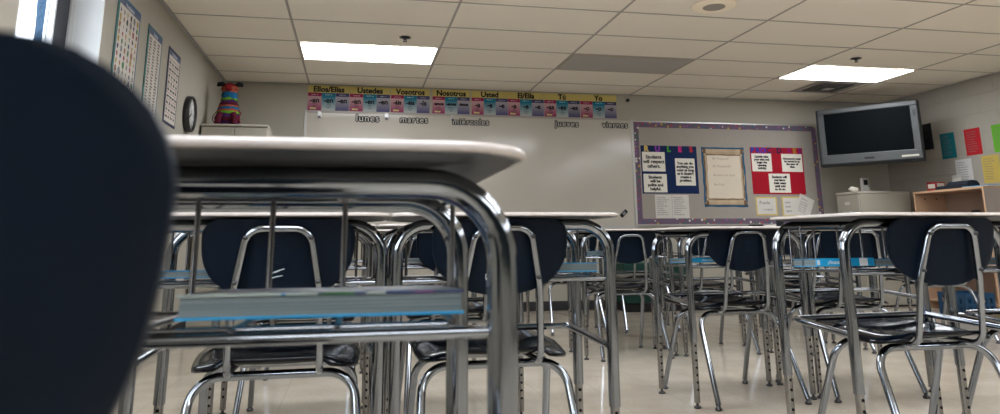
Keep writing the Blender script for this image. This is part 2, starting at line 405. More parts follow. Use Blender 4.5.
# ------------------------------------------------------------------ school desk
def rrect(x0, x1, y0, y1, r, n=7):
    out = []
    for cx, cy, a0 in ((x1-r, y0+r, -PI/2), (x1-r, y1-r, 0), (x0+r, y1-r, PI/2), (x0+r, y0+r, PI)):
        for k in range(n+1):
            a = a0+PI/2*k/n; out.append((cx+r*math.cos(a), cy+r*math.sin(a)))
    return out
DW, DD = .605, .165           # leg spacing across; half the leg spacing front to back
def make_desk(zt, label, nrod=6, dw=DW, insert_top=.30, step=None):
    t = thing('school_desk', label, 'desk')
    hw = dw/2
    d = MB()
    def ring(ins, z): return [Vector((x, y, z)) for x, y in rrect(-hw-.021+ins, hw+.021-ins, -DD-.105+ins, DD+.055-ins, .085-min(ins, .05)*.6)]
    d.loft([ring(.006, zt-.0102), ring(.001, zt-.0092), ring(0, zt-.007), ring(.0005, zt-.004), ring(.003, zt-.0010), ring(.008, zt)], LAMI)
    d.build('desktop', t)
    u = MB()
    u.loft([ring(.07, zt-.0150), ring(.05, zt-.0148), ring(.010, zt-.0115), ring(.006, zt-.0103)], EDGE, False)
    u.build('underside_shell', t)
    zc = zt-.0315
    for sx in (-1, 1):
        x = sx*(hw*.47); ap = MB()
        ap.box(x-.014, x+.014, -DD+.012, DD-.012, zc-.004, zc+.0, CHROME_D)
        ap.build('support_strap', t)
    for sy in (-1, 1):
        y = sy*DD
        fr = MB()
        path = fillet([(-hw, y, insert_top-.02), (-hw, y, zc), (hw, y, zc), (hw, y, insert_top-.02)], .080, 9)
        fr.tube(path, .0162, CHROME, 16)
        fo = fr.build('leg_frame', t)
        for sx in (-1, 1):
            ins = MB(); x = sx*hw
            ins.tube([(x, y, .024), (x, y, insert_top-.018)], .0132, CHROME_D, 14)
            zz = insert_top-.035
            while zz > .06:
                ins.lathe([(.0048, -.0146), (.0048, -.005)], (x, y, zz), HOLE, 10, 'Y'); zz -= .031
            ins.build('leg_insert', fo)
            gl = MB(); gl.lathe([(.013, .0), (.0165, .002), (.0165, .008), (.010, .012), (.006, .014), (.006, .026)], (x, y, 0), BOLT, 14); gl.build('foot_glide', fo)
    zf = zt-.172
    b = MB()
    b.tube([(-hw+.014, -DD, zf-.010), (hw-.014, -DD, zf-.010)], .0062, CHROME, 10)       # bar across the open side
    b.tube([(-hw+.014, DD, zf-.016), (hw-.014, DD, zf-.016)], .004, WIRE, 8)
    rim = fillet([(-hw+.05, -DD+.012, zf), (-hw+.035, DD-.012, zf-.012), (hw-.035, DD-.012, zf-.012), (hw-.05, -DD+.012, zf)], .02, 4)
    b.tube(rim, .0042, WIRE, 8)
    b.tube([(-hw+.05, -DD+.022, zf-.004), (hw-.05, -DD+.022, zf-.004)], .0042, CHROME, 8)
    for k in range(nrod):
        x = -hw+.046+k*(step or (dw-.11)/(nrod-1))
        b.tube(fillet([(x, -DD+.004, zf-.004), (x, DD-.014, zf-.012), (x, DD-.014, zc)], .012, 4), .0041, WIRE, 8)
    for sx in (-1, 1):
        for yy in (.06,):
            x = sx*(hw-.022)
            b.tube([(x, yy, zf-.006), (x, yy, zc)], .0034, WIRE, 8)
        b.tube([(sx*(hw-.022), -DD+.03, zc-.004), (sx*(hw-.022), DD-.02, zc-.004)], .0045, WIRE, 8)
    b.build('book_basket', t)
    br = MB()
    br.tube(fillet([(-hw+.008, -DD+.010, .440), (-hw+.032, DD-.02, .462), (hw-.032, DD-.02, .462), (hw-.008, -DD+.010, .440)], .022, 5), .0105, CHROME, 12)
    br.build('foot_brace', t)
    return t

# ------------------------------------------------------------------ school chair (faces +Y)
def shell_outline(z, z0, z1, hw, rt, rb, taper=0.):
    """half width of the backrest at height z"""
    if z > z1-rt:
        d = z-(z1-rt); return hw-rt+math.sqrt(max(0, rt*rt-d*d))
    q = min(1, max(0, (z1-rt-z)/(z1-rt-z0))); return (hw-taper*max(0, z1-rt-z))*(1-q**3.0)**.5
def make_chair(label, taper=0.):
    t = thing('school_chair', label, 'chair')
    # backrest
    z0, z1, hw, rt, rb = .584, .788, .19, .044, .085
    rows = []; zs = []
    for k in range(9): zs.append(z0+rb*(1-math.cos(PI/2*k/8))**1.15)
    for k in range(1, 6): zs.append(z0+rb+(z1-rt-z0-rb)*k/6)
    for k in range(9): zs.append(z1-rt+rt*math.sin(PI/2*k/8))
    nu = 28
    def surf(x, z, off):
        y = -.185-(z-.6)*.20+.62*x*x*1.2     # wraps towards the sitter at the sides, leans back
        ridge = .0032*math.exp(-((abs(x)-.062)/.006)**2) if .60 < z < .765 else 0
        return Vector((x, y-off-(ridge if off > 0 else 0), z))
    V = []; th = .0045
    for off in (th, -th):
        for z in zs:
            w = max(.02, shell_outline(z, z0, z1, hw, rt, rb, taper))
            e = .004 if off else 0
            for i in range(nu+1):
                u = -1+2*i/nu; V.append(surf(u*w, z, off))
    nr = len(zs); F = []; o2 = nr*(nu+1)
    for r in range(nr-1):
        for i in range(nu):
            a = r*(nu+1)+i; F.append((a, a+1, a+nu+2, a+nu+1)); F.append((o2+a+nu+1, o2+a+nu+2, o2+a+1, o2+a))
    for r in range(nr-1):
        a = r*(nu+1); F.append((a+nu+1, o2+a+nu+1, o2+a, a)); a += nu; F.append((a, o2+a, o2+a+nu+1, a+nu+1))
    for i in range(nu):
        F.append((i, o2+i, o2+i+1, i+1)); a = (nr-1)*(nu+1)+i; F.append((a+1, o2+a+1, o2+a, a))
    s = MB(); s.add(V, F, NAVY, True)
    ring = []
    for k in range(25):
        a = 2*PI*k/24; ring.append(surf(.022*math.cos(a), .70+.022*math.sin(a), th+.0002))
    s.tube(ring, .0007, NAVY, 5, False)
    s.build('backrest', t)
    # seat: dished plate with rolled front
    nx, ny = 22, 20; V = []
    def seat_pt(i, j, dz):
        v = -1+2*j/ny; u = -1+2*i/nx
        y = .075+v*.236
        w = .220*(1-.30*max(0, (abs(v)-.62)/.38)**2.2)
        if v < 0: w *= 1-.10*abs(v)**2
        x = u*w
        z = .436-.012*math.exp(-(x*x+ (y-.03)**2)/.018)+.016*max(0, abs(u)-.55)*1.6*max(0, 1-abs(v))
        if v < -.55: z += .022*((-v-.55)/.45)**2
        z += .050*y-.004
        if v > .72: z -= .014*((v-.72)/.28)**2
        z -= .018*max(0, abs(u)-.82)/.18
        return Vector((x, y, z+dz))
    for dz in (0, -.009):
        for j in range(ny+1):
            for i in range(nx+1): V.append(seat_pt(i, j, dz))
    o2 = (nx+1)*(ny+1); F = []
    for j in range(ny):
        for i in range(nx):
            a = j*(nx+1)+i; F.append((a, a+1, a+nx+2, a+nx+1)); F.append((o2+a+nx+1, o2+a+nx+2, o2+a+1, o2+a))
    for i in range(nx):
        F.append((i, o2+i, o2+i+1, i+1)); a = ny*(nx+1)+i; F.append((a+1, o2+a+1, o2+a, a))
    for j in range(ny):
        a = j*(nx+1); F.append((a+nx+1, o2+a+nx+1, o2+a, a)); a += nx; F.append((a, o2+a, o2+a+nx+1, a+nx+1))
    MB().add(V, F, SEATM, True).build('seat', t)
    # back support tube
    def yb(z): return -.185-(z-.6)*.20-th-.0105
    p = [(-.105, .20, .405), (-.113, -.17, .405), (-.106, yb(.60), .60), (-.076, yb(.764), .764), (.076, yb(.764), .764), (.106, yb(.60), .60), (.113, -.17, .405), (.105, .20, .405)]
    path = fillet(p, [.045, .3, .045, .045, .3, .045], 7)
    bs = MB(); bs.tube(path, .0098, CHROME, 12); bso = bs.build('back_support', t)
    for sx in (-1, 1):
        for (x, z) in ((.1005, .632), (.079, .742)):
            bt = MB(); bt.lathe([(.0035, -.0075), (.0062, -.005), (.0066, 0), (.0066, .006)], (sx*x, yb(z)-.0085, z), BOLT, 10, 'Y'); bt.build('bolt', bso)
    # leg frames
    for (yt, yf) in ((-.085, -.25), (.10, .25)):
        f = MB()
        ztp = .392 if yt < 0 else .394
        f.tube(fillet([(-.226, yf, .022), (-.203, yt, ztp), (.203, yt, ztp), (.226, yf, .022)], .075, 9), .0120, CHROME, 12)
        fo = f.build('leg_frame', t)
        for sx in (-1, 1):
            gl = MB(); gl.lathe([(.012, 0), (.0155, .002), (.0155, .009), (.010, .014), (.0075, .026)], (sx*.2265, yf, 0), BOLT, 12); gl.build('foot_glide', fo)
    return t

# ------------------------------------------------------------------ books
def book(label, w, d, h, loc, rz, cover_top, cover_bottom, spine=None, script=None, group='textbooks in the desk baskets'):
    t = thing('textbook', label, 'book', loc, rz, group); t.rotation_euler = (-.036, 0, rz)
    c = MB()
    c.box(-w/2, w/2, -d/2, d/2, 0, .0028, cover_bottom, bev=.0008); c.box(-w/2, w/2, -d/2, d/2, h-.0028, h, cover_top, bev=.0008)
    c.build('cover', t)
    MB().box(-w/2+.003, w/2-.003, -d/2+.003, d/2-.003, .0029, h-.0029, PAGES).build('page_block', t)
    if spine:
        s = MB(); s.box(-w/2, w/2, -d/2-.003, -d/2+.0025, 0, h, spine, bev=.0012)
        if script: text_mesh(script, h*.62, SPINEW, .0003, .0003, .25, 'CENTER', T((-w*.12, -d/2-.0036, h*.5)), s)
        s.box(w*.24, w*.38, -d/2-.0036, -d/2-.003, .001, h-.001, SPINEW)
        s.box(-w/2+.002, -w/2+.012, -d/2-.0038, -d/2-.003, h*.2, h*.8, SPINEW)
        s.build('spine', t)
    return t

# ------------------------------------------------------------------ rows of desks and chairs
def zfloor(zt): return zt-.172+.0044
# near-row desk (one notch higher) and its chair
deskN = make_desk(.818, 'nearest desk, large and slightly blurred, with thick textbook in its wire basket', 5, .612, .30, .1)
deskN.location = (-.153, .915, 0)
G_D = 'chrome-legged school desks in rows'; G_C = 'navy plastic school chairs'
deskN['group'] = G_D
P = make_desk(.805, 'x'); first = [True]
def desk(x, y, label, rz=0.):
    if first[0]:
        first[0] = False; P.location = (x, y, 0); P.rotation_euler = (0, 0, rz); P['label'] = label; P['group'] = G_D; return P
    return dup(P, (x, y, 0), rz, label, G_D)
CH = make_chair('x'); CH['group'] = G_C; firstc = [True]
def chair(x, y, label, rz=0.):
    if firstc[0]:
        firstc[0] = False; CH.location = (x, y, 0); CH.rotation_euler = (0, 0, rz); CH['label'] = label; return CH
    return dup(CH, (x, y, 0), rz, label, G_C)
cN = make_chair('huge blurred navy chair back filling the left edge of the view', .09); cN['group'] = G_C; cN.location = (-.2485, .440, 0)
# second row
desk(-.2275, 2.165, 'second-row desk at left, seen framed through the nearest desk, its chair tucked in')
desk(.421, 2.165, 'second-row desk just right of the nearest desk, white rim end on the aisle')
desk(1.768, 2.165, 'large desk across the aisle at right with bright blue textbook in basket', .06)
desk(2.46, 2.165, 'desk cut off by the right edge of the photo')
cA = chair(-.19, 2.14, 'chair with white scratches on its back, behind the thick textbook', .02)
cB = chair(.400, 2.16, 'chair with small white sticker low on its back, right of the nearest desk leg', .0)
cD = chair(1.815, 2.15, 'large chair in right foreground with round moulded mark on its back', -.02)
chair(2.50, 2.24, 'chair under the desk cut off at the right edge', .0)
# third row
desk(-.23, 3.32, 'third-row desk at far left, mostly hidden by the chair with scratches')
desk(.42, 3.32, 'third-row desk left of the aisle, behind the sticker chair')
dC = make_desk(.789, 'mid-room desk right of the aisle, blue book in basket, two dark items on it', 6, .605); dC['group'] = G_D; dC.location = (1.81, 3.32, 0); dC.rotation_euler = (0, 0, .07)
desk(2.468, 3.35, 'third-row desk behind the big right-hand desk, beside the mid-room desk')
chair(-.20, 3.30, 'third-row chair at far left, behind the scratched chair')
chair(.455, 3.31, 'chair seen through the curved legs between the two left desks', .0)
chair(1.80, 3.33, 'chair in mid room right of aisle with its full chrome legs visible', .05)
chair(2.42, 3.33, 'chair seen behind the basket of the big right-hand desk', -.03)
# fourth row
desk(-.23, 4.55, 'fourth-row desk at far left, glimpsed through nested chrome legs')
desk(.42, 4.55, 'fourth-row desk left of the aisle, glimpsed behind the third row')
dF = desk(1.765, 4.69, 'smaller distant desk seen over the aisle, behind a distant chair')
desk(2.425, 4.66, 'fourth-row desk behind the mid-room desk, right one of its pair')
desk(3.10, 4.62, 'fourth-row desk seen beneath the big right-hand desk')
desk(4.20, 4.75, 'fourth-row desk at far right, in front of the blue crate')
chair(-.22, 4.55, 'fourth-row chair at far left, tiny between chrome tubes')
chair(.42, 4.56, 'fourth-row chair left of the aisle, half hidden by curved legs')
chair(1.765, 4.68, 'distant chair in the gap between the left block and the mid-room desk', .0)
chair(2.385, 4.70, 'distant chair directly behind the mid-room chair', .0)
chair(3.12, 4.55, 'distant chair behind the basket of the big desk, right of its blue book')
chair(4.25, 4.72, 'distant chair at far right, in front of the blue crate')
# fifth row
desk(1.78, 5.98, 'farthest desk left of the others, near the green bin')
desk(2.445, 5.98, 'farthest desk in the middle of the back row')
desk(3.75, 5.98, 'farthest desk at right of the back row')
chair(1.80, 5.97, 'farthest chair left of the others, near the green bin')
chair(2.42, 5.96, 'farthest chair in the middle of the back row')
chair(3.77, 5.95, 'farthest chair at right of the back row')

# marks on two backs
SCR = mat('scratch_white', (.55, .60, .62), .6)
s = MB()
def yback(x, z): return -.185-(z-.6)*.20+.744*x*x-.0052
for (xa, za, xb, zb2) in ((-.020, .650, .006, .661), (-.018, .640, .012, .647), (-.006, .655, .016, .664)):
    s.tube([(xa, yback(xa, za), za), ((xa+xb)/2, yback((xa+xb)/2, (za+zb2)/2)-.0004, (za+zb2)/2+.001), (xb, yback(xb, zb2), zb2)], .0012, SCR, 5)
s.build('scratch_mark', cA)
s = MB(); s.box(-.045, -.023, yback(-.034, .63)-.0012, yback(-.034, .63), .626, .642, mat('sticker', (.42, .43, .43), .6))
text_mesh('018', .013, INK, .0002, .0003, 0, 'CENTER', T((-.034, yback(-.034, .63)-.0016, .634)), s)
s.build('sticker', cB)
gum = MB(); 
V = []
gum.lathe([(.003, 0), (.008, .002), (.0085, .006), (.005, .010), (.001, .011)], (1.815, 2.10, .4275), mat('pink_eraser', (.45, .20, .26), .6), 12)
go = gum.build('eraser_nub'); tag(go, 'small pink eraser nub on the seat of the large right chair', 'eraser')

# books in the baskets
book('thick textbook with collage cover and grey page edges in the nearest desk', .285, .225, .0245, (-.026, .883, zfloor(.818)-.002), .0, COVER, BLUEB)
book('blue book with grey page edges at left, in the second-row basket behind the nearest desk', .26, .20, .020, (-.36, 2.12, zfloor(.805)), 0, BLUE, BLUE)
book('grey-paged blue book in the basket of the desk right of the nearest desk', .28, .21, .026, (.555, 2.12, zfloor(.805)), 0, BLUE, BLUEB)
bk = book('bright blue textbook with white script on its spine in the big right desk', .215, .13, .026, (1.590, 2.20, zfloor(.805)), 0, BLUE, BLUEB, BLUEB, '¡Avancemos!')
book('wide book with grey page edges beside the bright blue spine', .28, .13, .022, (1.845, 2.20, zfloor(.805)), 0, BLUE, BLUE)
book('blue book in the basket of the desk at the right edge', .28, .20, .024, (2.33, 2.13, zfloor(.805)), 0, BLUE, BLUE, BLUE, '¡Avancemos!')
book('blue textbook with white script in the mid-room desk basket', .28, .20, .021, (1.70, 3.33, zfloor(.789)), 0, BLUE, BLUEB, BLUEB, '¡Avancemos!')
book('blue-edged book in the distant desk seen over the aisle', .24, .20, .026, (1.68, 4.66, zfloor(.805)), 0, BLUE, BLUE)
book('pale book in the third-row basket left of the aisle', .26, .20, .02, (.36, 3.29, zfloor(.805)), 0, mat('pale_cover', (.35, .36, .35), .4), mat('pale_cover', (.35, .36, .35), .4))
book('pale book in the third-row basket at far left', .26, .20, .02, (-.12, 3.29, zfloor(.805)), 0, MATS['pale_cover'], MATS['pale_cover'])

# two dark items on the mid-room desk
BLK = mat('black_soft', (.012, .013, .016), .55)
g = MB(); rings = []
for k, (rw, z) in enumerate(((.016, 0), (.019, .006), (.019, .022), (.016, .034), (.009, .041), (.002, .043))):
    rings.append([Vector((rw*math.cos(a*2*PI/14), .8*rw*math.sin(a*2*PI/14), z)) for a in range(14)])
g.loft(rings, BLK); o = g.build('pencil_sharpener', loc=(2.02, 3.16, .789)); tag(o, 'small upright black object with a rounded top on the mid-room desk', 'sharpener')
g = MB(); g.box(-.028, .028, -.02, .02, 0, .011, BLK, bev=.003); o = g.build('eraser_block', loc=(1.885, 3.15, .789)); tag(o, 'low flat black eraser on the mid-room desk', 'eraser')

# ------------------------------------------------------------------ whiteboard
WB = mat('whiteboard', (.47, .435, .375), .13, noise=(1.2, .02), bump=(3, .03, .01))
ALUM = mat('board_aluminium', (.42, .41, .39), .35, .6)
t = thing('whiteboard', 'long whiteboard across the back wall under the verb posters', 'whiteboard', (1.2925, YB, .90))
hw = 1.826
MB().box(-hw, hw, -.018, -.002, 0, 1.20, WB).build('writing_surface', t)
f = MB()
f.box(-hw-.02, -hw, -.026, -.002, -.02, 1.22, ALUM); f.box(hw, hw+.02, -.026, -.002, -.02, 1.22, ALUM)
f.box(-hw, hw, -.03, -.002, 1.20, 1.222, mat('map_rail', (.34, .31, .28), .5, .2)); f.box(-hw, hw, -.022, -.002, -.02, 0, ALUM)
f.build('frame', t)
MB().box(-hw, hw, -.085, -.022, -.035, -.02, ALUM).build('marker_tray', t)
def clip(x, label):
    c = MB(); c.box(-.022, .022, -.012, 0, -.05, .01, ALUM, bev=.003); c.box(-.014, .014, -.02, -.012, -.06, -.035, BOLT, bev=.003)
    o = c.build('map_clip', loc=(x, YB-.031, 2.098)); tag(o, label, 'clip', 'map clips on the whiteboard rail')
clip(-.40, 'small clip on the board rail above lunes, near the left corner'); clip(.305, 'small clip on the board rail between lunes and martes')
clip(1.03, 'small clip on the board rail between martes and miércoles')
# magnet low on the board
mg = MB(); mg.box(-.05, .05, -.012, 0, -.022, .022, BLK, bev=.006); mg.box(-.02, .02, -.02, -.012, -.016, .016, mat('grey_clip', (.2, .2, .2), .4), bev=.004)
o = mg.build('magnet_clip', loc=(2.985, YB-.019, 1.035), rot=(0, -.75, 0)); tag(o, 'slanted dark magnet clip near the lower right corner of the whiteboard', 'magnet')

# ------------------------------------------------------------------ verb posters
YEL = mat('poster_yellow', (.52, .42, .14), .6, noise=(4, .12))
def grad(name, top, mid, bot):
    m = mat(name, mid, .5); N, L, b = nodes_of(m)
    tc = N.new('ShaderNodeTexCoord'); sp = N.new('ShaderNodeSeparateXYZ'); cr = N.new('ShaderNodeValToRGB')
    e = cr.color_ramp.elements; e[0].position = .0; e[0].color = (*bot, 1); e[1].position = .8; e[1].color = (*mid, 1)
    x = e.new(.801); x.color = (*top, 1)
    L.new(tc.outputs['Generated'], sp.inputs[0]); L.new(sp.outputs['Z'], cr.inputs[0]); L.new(cr.outputs[0], b.inputs['Base Color'])
    return m
GM = grad('panel_magenta', (.27, .015, .07), (.50, .33, .33), (.27, .02, .10))
GT = grad('panel_teal', (.01, .15, .24), (.01, .17, .25), (.40, .43, .42))
GI = grad('panel_indigo', (.05, .05, .13), (.36, .33, .36), (.07, .07, .17))
bounds = [(-.531, -.097), (-.092, .340), (.350, .775), (.806, 1.224), (1.245, 1.660), (1.662, 2.081), (2.088, 2.512), (2.520, 2.957)]
words = [('Ellos/Ellas', ('-an', '-en', '-en')), ('Ustedes', ('-an', '-en', '-en')), ('Vosotros', ('-áis', '-éis', '-ís')), ('Nosotros', ('-amos', '-emos', '-imos')),
         ('Usted', ('-a', '-e', '-e')), ('El/Ella', ('-a', '-e', '-e')), ('Tú', ('-as', '-es', '-es')), ('Yo', ('-o', '-o', '-o'))]
for (x0, x1), (w, ends) in zip(bounds, words):
    cx = (x0+x1)/2; W = x1-x0
    t = thing('verb_poster', 'verb ending poster with yellow heading %s above the whiteboard' % w, 'poster', (cx, YB-.004, 2.127), 0, 'verb posters above the whiteboard')
    h = MB(); h.box(-W/2, W/2, -.003, 0, .193, .272, YEL)
    text_mesh(w, .084, INK, .0004, .0036, 0, 'CENTER', T((0, -.0038, .229)), h); h.build('heading', t)
    for k, (gm, e) in enumerate(zip((GM, GT, GI), ends)):
        pw = W/3; px0 = -W/2+k*pw
        p = MB(); p.box(px0+.001, px0+pw-.001, -.0025, 0, 0, .192, gm)
        pc = px0+pw/2
        text_mesh(e, .078 if len(e) < 4 else .066 if len(e) < 5 else .046, INK, .0004, .0032, 0, 'CENTER', T((pc, -.0032, .108)), p)
        text_mesh('verbos -%sr' % ('a', 'e', 'i')[k], .018, SPINEW, .0003, 0, 0, 'CENTER', T((pc, -.0032, .172)), p)
        for q in range(3 if k < 2 else 2):
            text_mesh(('habl%s' % e[1:], 'presente', 'verbo')[q], .016, INK if k < 2 else INKG, .0003, .0002, 0, 'CENTER', T((pc, -.0032, .070-.019*q)), p)
        if k == 0: p.box(px0+.025, px0+.09, -.0034, -.0026, .012, .03, mat('label_yellow', (.60, .52, .22), .6))
        p.build('ending_panel', t)

# Spanish weekday cut-outs
PALE = mat('pale_letter', (.55, .53, .48), .6)
def day(word, x, z, size, label):
    m = MB(); text_mesh(word, size, INK, .0006, .0105, 0, 'CENTER', T((0, 0, 0)), m, 1.13); text_mesh(word, size, PALE, .0006, 0, 0, 'CENTER', T((0, -.0016, 0)), m, 1.13)
    o = m.build('weekday_word', loc=(x, YB-.0195, z)); tag(o, label, 'lettering', 'weekday words on the whiteboard')
day('lunes', .105, 2.048, .106, 'cut-out word lunes, first weekday at the left end of the board')
day('martes', .605, 2.045, .098, 'cut-out word martes, second of the weekday words')
day('miércoles', 1.235, 2.037, .092, 'cut-out word miércoles, third of the weekday words')
day('jueves', 2.345, 2.045, .098, 'cut-out word jueves, fourth of the weekday words')
day('viernes', 2.925, 2.045, .094, 'cut-out word viernes, last weekday at the right end of the board')

# ------------------------------------------------------------------ corkboard with border
CORK = mat('grey_fabric_board', (.315, .285, .25), .9, noise=(40, .08), bump=(400, .3, .002))
BORD = mat('purple_dotted_border', (.10, .07, .11), .6)
N, L, b = nodes_of(BORD)
tc = N.new('ShaderNodeTexCoord'); v = N.new('ShaderNodeTexVoronoi'); v.inputs['Scale'].default_value = 26
sep = N.new('ShaderNodeSeparateColor'); cr = N.new('ShaderNodeValToRGB'); cr.color_ramp.interpolation = 'CONSTANT'
e = cr.color_ramp.elements; e[0].color = (.02, .15, .07, 1); e[0].position = 0; e[1].position = .18; e[1].color = (.35, .05, .06, 1)
for p, c in ((.36, (.45, .30, .05)), (.52, (.6, .56, .5)), (.64, (.22, .10, .25)), (.8, (.03, .13, .2))):
    x = e.new(p); x.color = (*c, 1)
lt = N.new('ShaderNodeMath'); lt.operation = 'LESS_THAN'; lt.inputs[1].default_value = .34
mx = N.new('ShaderNodeMix'); mx.data_type = 'RGBA'; mx.inputs[6].default_value = (.135, .095, .14, 1)
L.new(tc.outputs['Object'], v.inputs['Vector']); L.new(v.outputs['Color'], sep.inputs[0]); L.new(sep.outputs[0], cr.inputs[0])
L.new(v.outputs['Distance'], lt.inputs[0]); L.new(lt.outputs[0], mx.inputs[0]); L.new(cr.outputs[0], mx.inputs[7]); L.new(mx.outputs[2], b.inputs['Base Color'])
cx0, cx1, cz0, cz1 = 3.150, 5.525, .915, 2.09
t = thing('bulletin_board', 'grey fabric bulletin board with purple dotted border', 'bulletin board', ((cx0+cx1)/2, YB, cz0))
w2 = (cx1-cx0)/2; hh = cz1-cz0
MB().box(-w2, w2, -.016, -.002, 0, hh, CORK).build('board_panel', t)
m = MB(); bw = .062
m.box(-w2, w2, -.0185, -.0162, hh-bw, hh, BORD); m.box(-w2, w2, -.0185, -.0162, 0, bw, BORD)
m.box(-w2, -w2+bw, -.0185, -.0162, bw, hh-bw, BORD); m.box(w2-bw, w2, -.0185, -.0162, bw, hh-bw, BORD); m.build('paper_border', t)
m = MB(); m.box(-w2-.015, w2+.015, -.022, -.002, hh, hh+.015, ALUM); m.box(-w2-.015, w2+.015, -.022, -.002, -.015, 0, ALUM)
m.box(-w2-.015, -w2, -.022, -.002, 0, hh, ALUM); m.box(w2, w2+.015, -.022, -.002, 0, hh, ALUM); m.build('frame', t)
YC = YB-.0165

def sheet(mb, x0, x1, z0, z1, material, y=-.0012, th=.0011): mb.box(x0, x1, y, y+th, z0, z1, material)
DBLUE = mat('navy_card', (.006, .018, .07), .6); RED = mat('red_card', (.33, .008, .02), .6)
def poster(name, label, loc, w, h, base, letters, cols, notes, lsize):
    t = thing(name, label, 'poster', loc)
    m = MB(); m.box(0, w, -.0012, 0, -h, 0, base); m.build('backing_card', t)
    for k, (ch, c) in enumerate(zip(letters, cols)):
        lm = MB(); text_mesh(ch, lsize*1.06, c, .0005, .0055, 0, 'CENTER', T(((k+.5)*w/len(letters)-.0, -.002, -.040)), lm); lm.build('letter', t)
    for (x0, x1, z0, z1, body, size) in notes:
        n = MB(); n.box(x0, x1, -.0026, -.0014, z0, z1, CREAM); text_mesh(body, size, INK, .0003, .0024, 0, 'CENTER', T(((x0+x1)/2, -.003, (z0+z1)/2)), n)
        n.build('note_paper', t)
    return t
def ink(name, c): return mat(name, c, .5)
poster('rules_poster', 'navy RULES poster with three white notes, left on the bulletin board', (3.225, YC, 1.815), .70, .555, DBLUE, 'RULES',
       [ink('l_y', (.55, .40, .12)), ink('l_p', (.22, .05, .35)), ink('l_g', (.05, .30, .03)), ink('l_m', (.5, .02, .18)), ink('l_r', (.40, .02, .03))],
       [(.015, .295, -.30, -.075, 'Students\nwill respect\nothers.', .056), (.02, .305, -.54, -.33, 'Students\nwill be\npolite and\nhelpful.', .047), (.42, .665, -.46, -.145, 'You can do\nanything you\nwant as long\nas it doesn\'t\ncreate a\nproblem.', .042)], .085)
poster('procedures_poster', 'red PROCEDURES poster with three white notes, right on the bulletin board', (4.615, YC, 1.82), .70, .56, RED, 'PROCEDURES',
       [ink('q%d' % k, c) for k, c in enumerate([(.03, .04, .30), (.03, .04, .30), (.10, .03, .35), (.06, .02, .12), (.22, .01, .03), (.05, .01, .06), (.25, .01, .03), (.25, .01, .12), (.35, .16, .03), (.16, .02, .15)])],
       [(.015, .275, -.29, -.075, 'Quietly take\nyour seat and\nbegin the\nopening\nactivity.', .036), (.41, .685, -.29, -.075, 'Homework must\nbe turned in at\nthe start of\nclass.', .034), (.22, .50, -.54, -.315, 'Students will\nnot leave\ntheir seats\nuntil told\nto do so.', .038)], .083)
# parchment scroll poster (printed sheet with rolled ends)
PARC = mat('parchment', (.42, .32, .21), .7, noise=(9, .35)); PARL = mat('parchment_light', (.62, .54, .43), .7, noise=(5, .08)); PDK = mat('parchment_brown', (.16, .10, .06), .7, noise=(9, .3)); PBL = mat('scroll_blue', (.02, .09, .17), .6)
t = thing('scroll_poster', 'parchment scroll poster with handwriting between the navy and red posters', 'poster', (3.985, YC, 1.11))
m = MB(); pts = []
W, Hh = .55, .70
def wavy(x0, x1, z0, z1, amp, seed):
    random.seed(seed); o = []
    for k in range(10): o.append((x0+(x1-x0)*k/10, z0+random.uniform(-amp, amp)))
    for k in range(12): o.append((x1+random.uniform(-amp, amp), z0+(z1-z0)*k/12))
    for k in range(10): o.append((x1-(x1-x0)*k/10, z1+random.uniform(-amp, amp)))
    for k in range(12): o.append((x0+random.uniform(-amp, amp), z1-(z1-z0)*k/12))
    return o
RX = Matrix.Rotation(PI/2, 4, 'X')
m.prism(wavy(0, W, 0, Hh, .004, 1), 0, .0012, PBL, RX); m.build('blue_backing', t)
m = MB(); m.prism(wavy(.022, W-.022, .03, Hh-.03, .006, 2), .0013, .0022, PARC, RX); m.prism(wavy(.065, W-.06, .10, Hh-.10, .005, 3), .0023, .0028, PARL, RX)
for k, (s_, zz) in enumerate((('Be Prepared', .565), ('Be Respectful', .475), ('Be here on time', .37), ('Be Kind', .26))):
    text_mesh(s_, .042, INKF, .0003, 0, .2, 'LEFT', T((.13, -.0032, zz)), m)
m.prism(wavy(.05, W-.05, Hh-.098, Hh-.084, .003, 5), .0029, .0034, PDK, RX); m.prism(wavy(.05, W-.05, .084, .096, .003, 6), .0029, .0034, PDK, RX)  # brown strips paint the shadow lines along the two rolled ends
m.prism(wavy(.024, .040, .10, Hh-.10, .004, 7), .0024, .0030, PDK, RX); m.prism(wavy(W-.040, W-.024, .10, Hh-.10, .004, 8), .0024, .0030, PDK, RX)
m.build('parchment_sheet', t)
for zz in (.045, Hh-.045):
    m = MB(); m.tube([(.03, -.006, zz), (W-.03, -.006, zz)], .0235, PARC, 14); 
    for xx in (.035, W-.035): m.tube([(xx-.016, -.008, zz), (xx+.016, -.008, zz)], .031, PDK, 14)
    for xx in (.015, W-.015): m.tube([(xx-.005, -.008, zz), (xx+.005, -.008, zz)], .014, PARC, 12)
    for v_ in range(len(m.v)): x_, y_, z_ = m.v[v_]; m.v[v_] = (x_, -.0029+min(0, (y_+.006)*.25), z_)
    m.build('rolled_end', t)

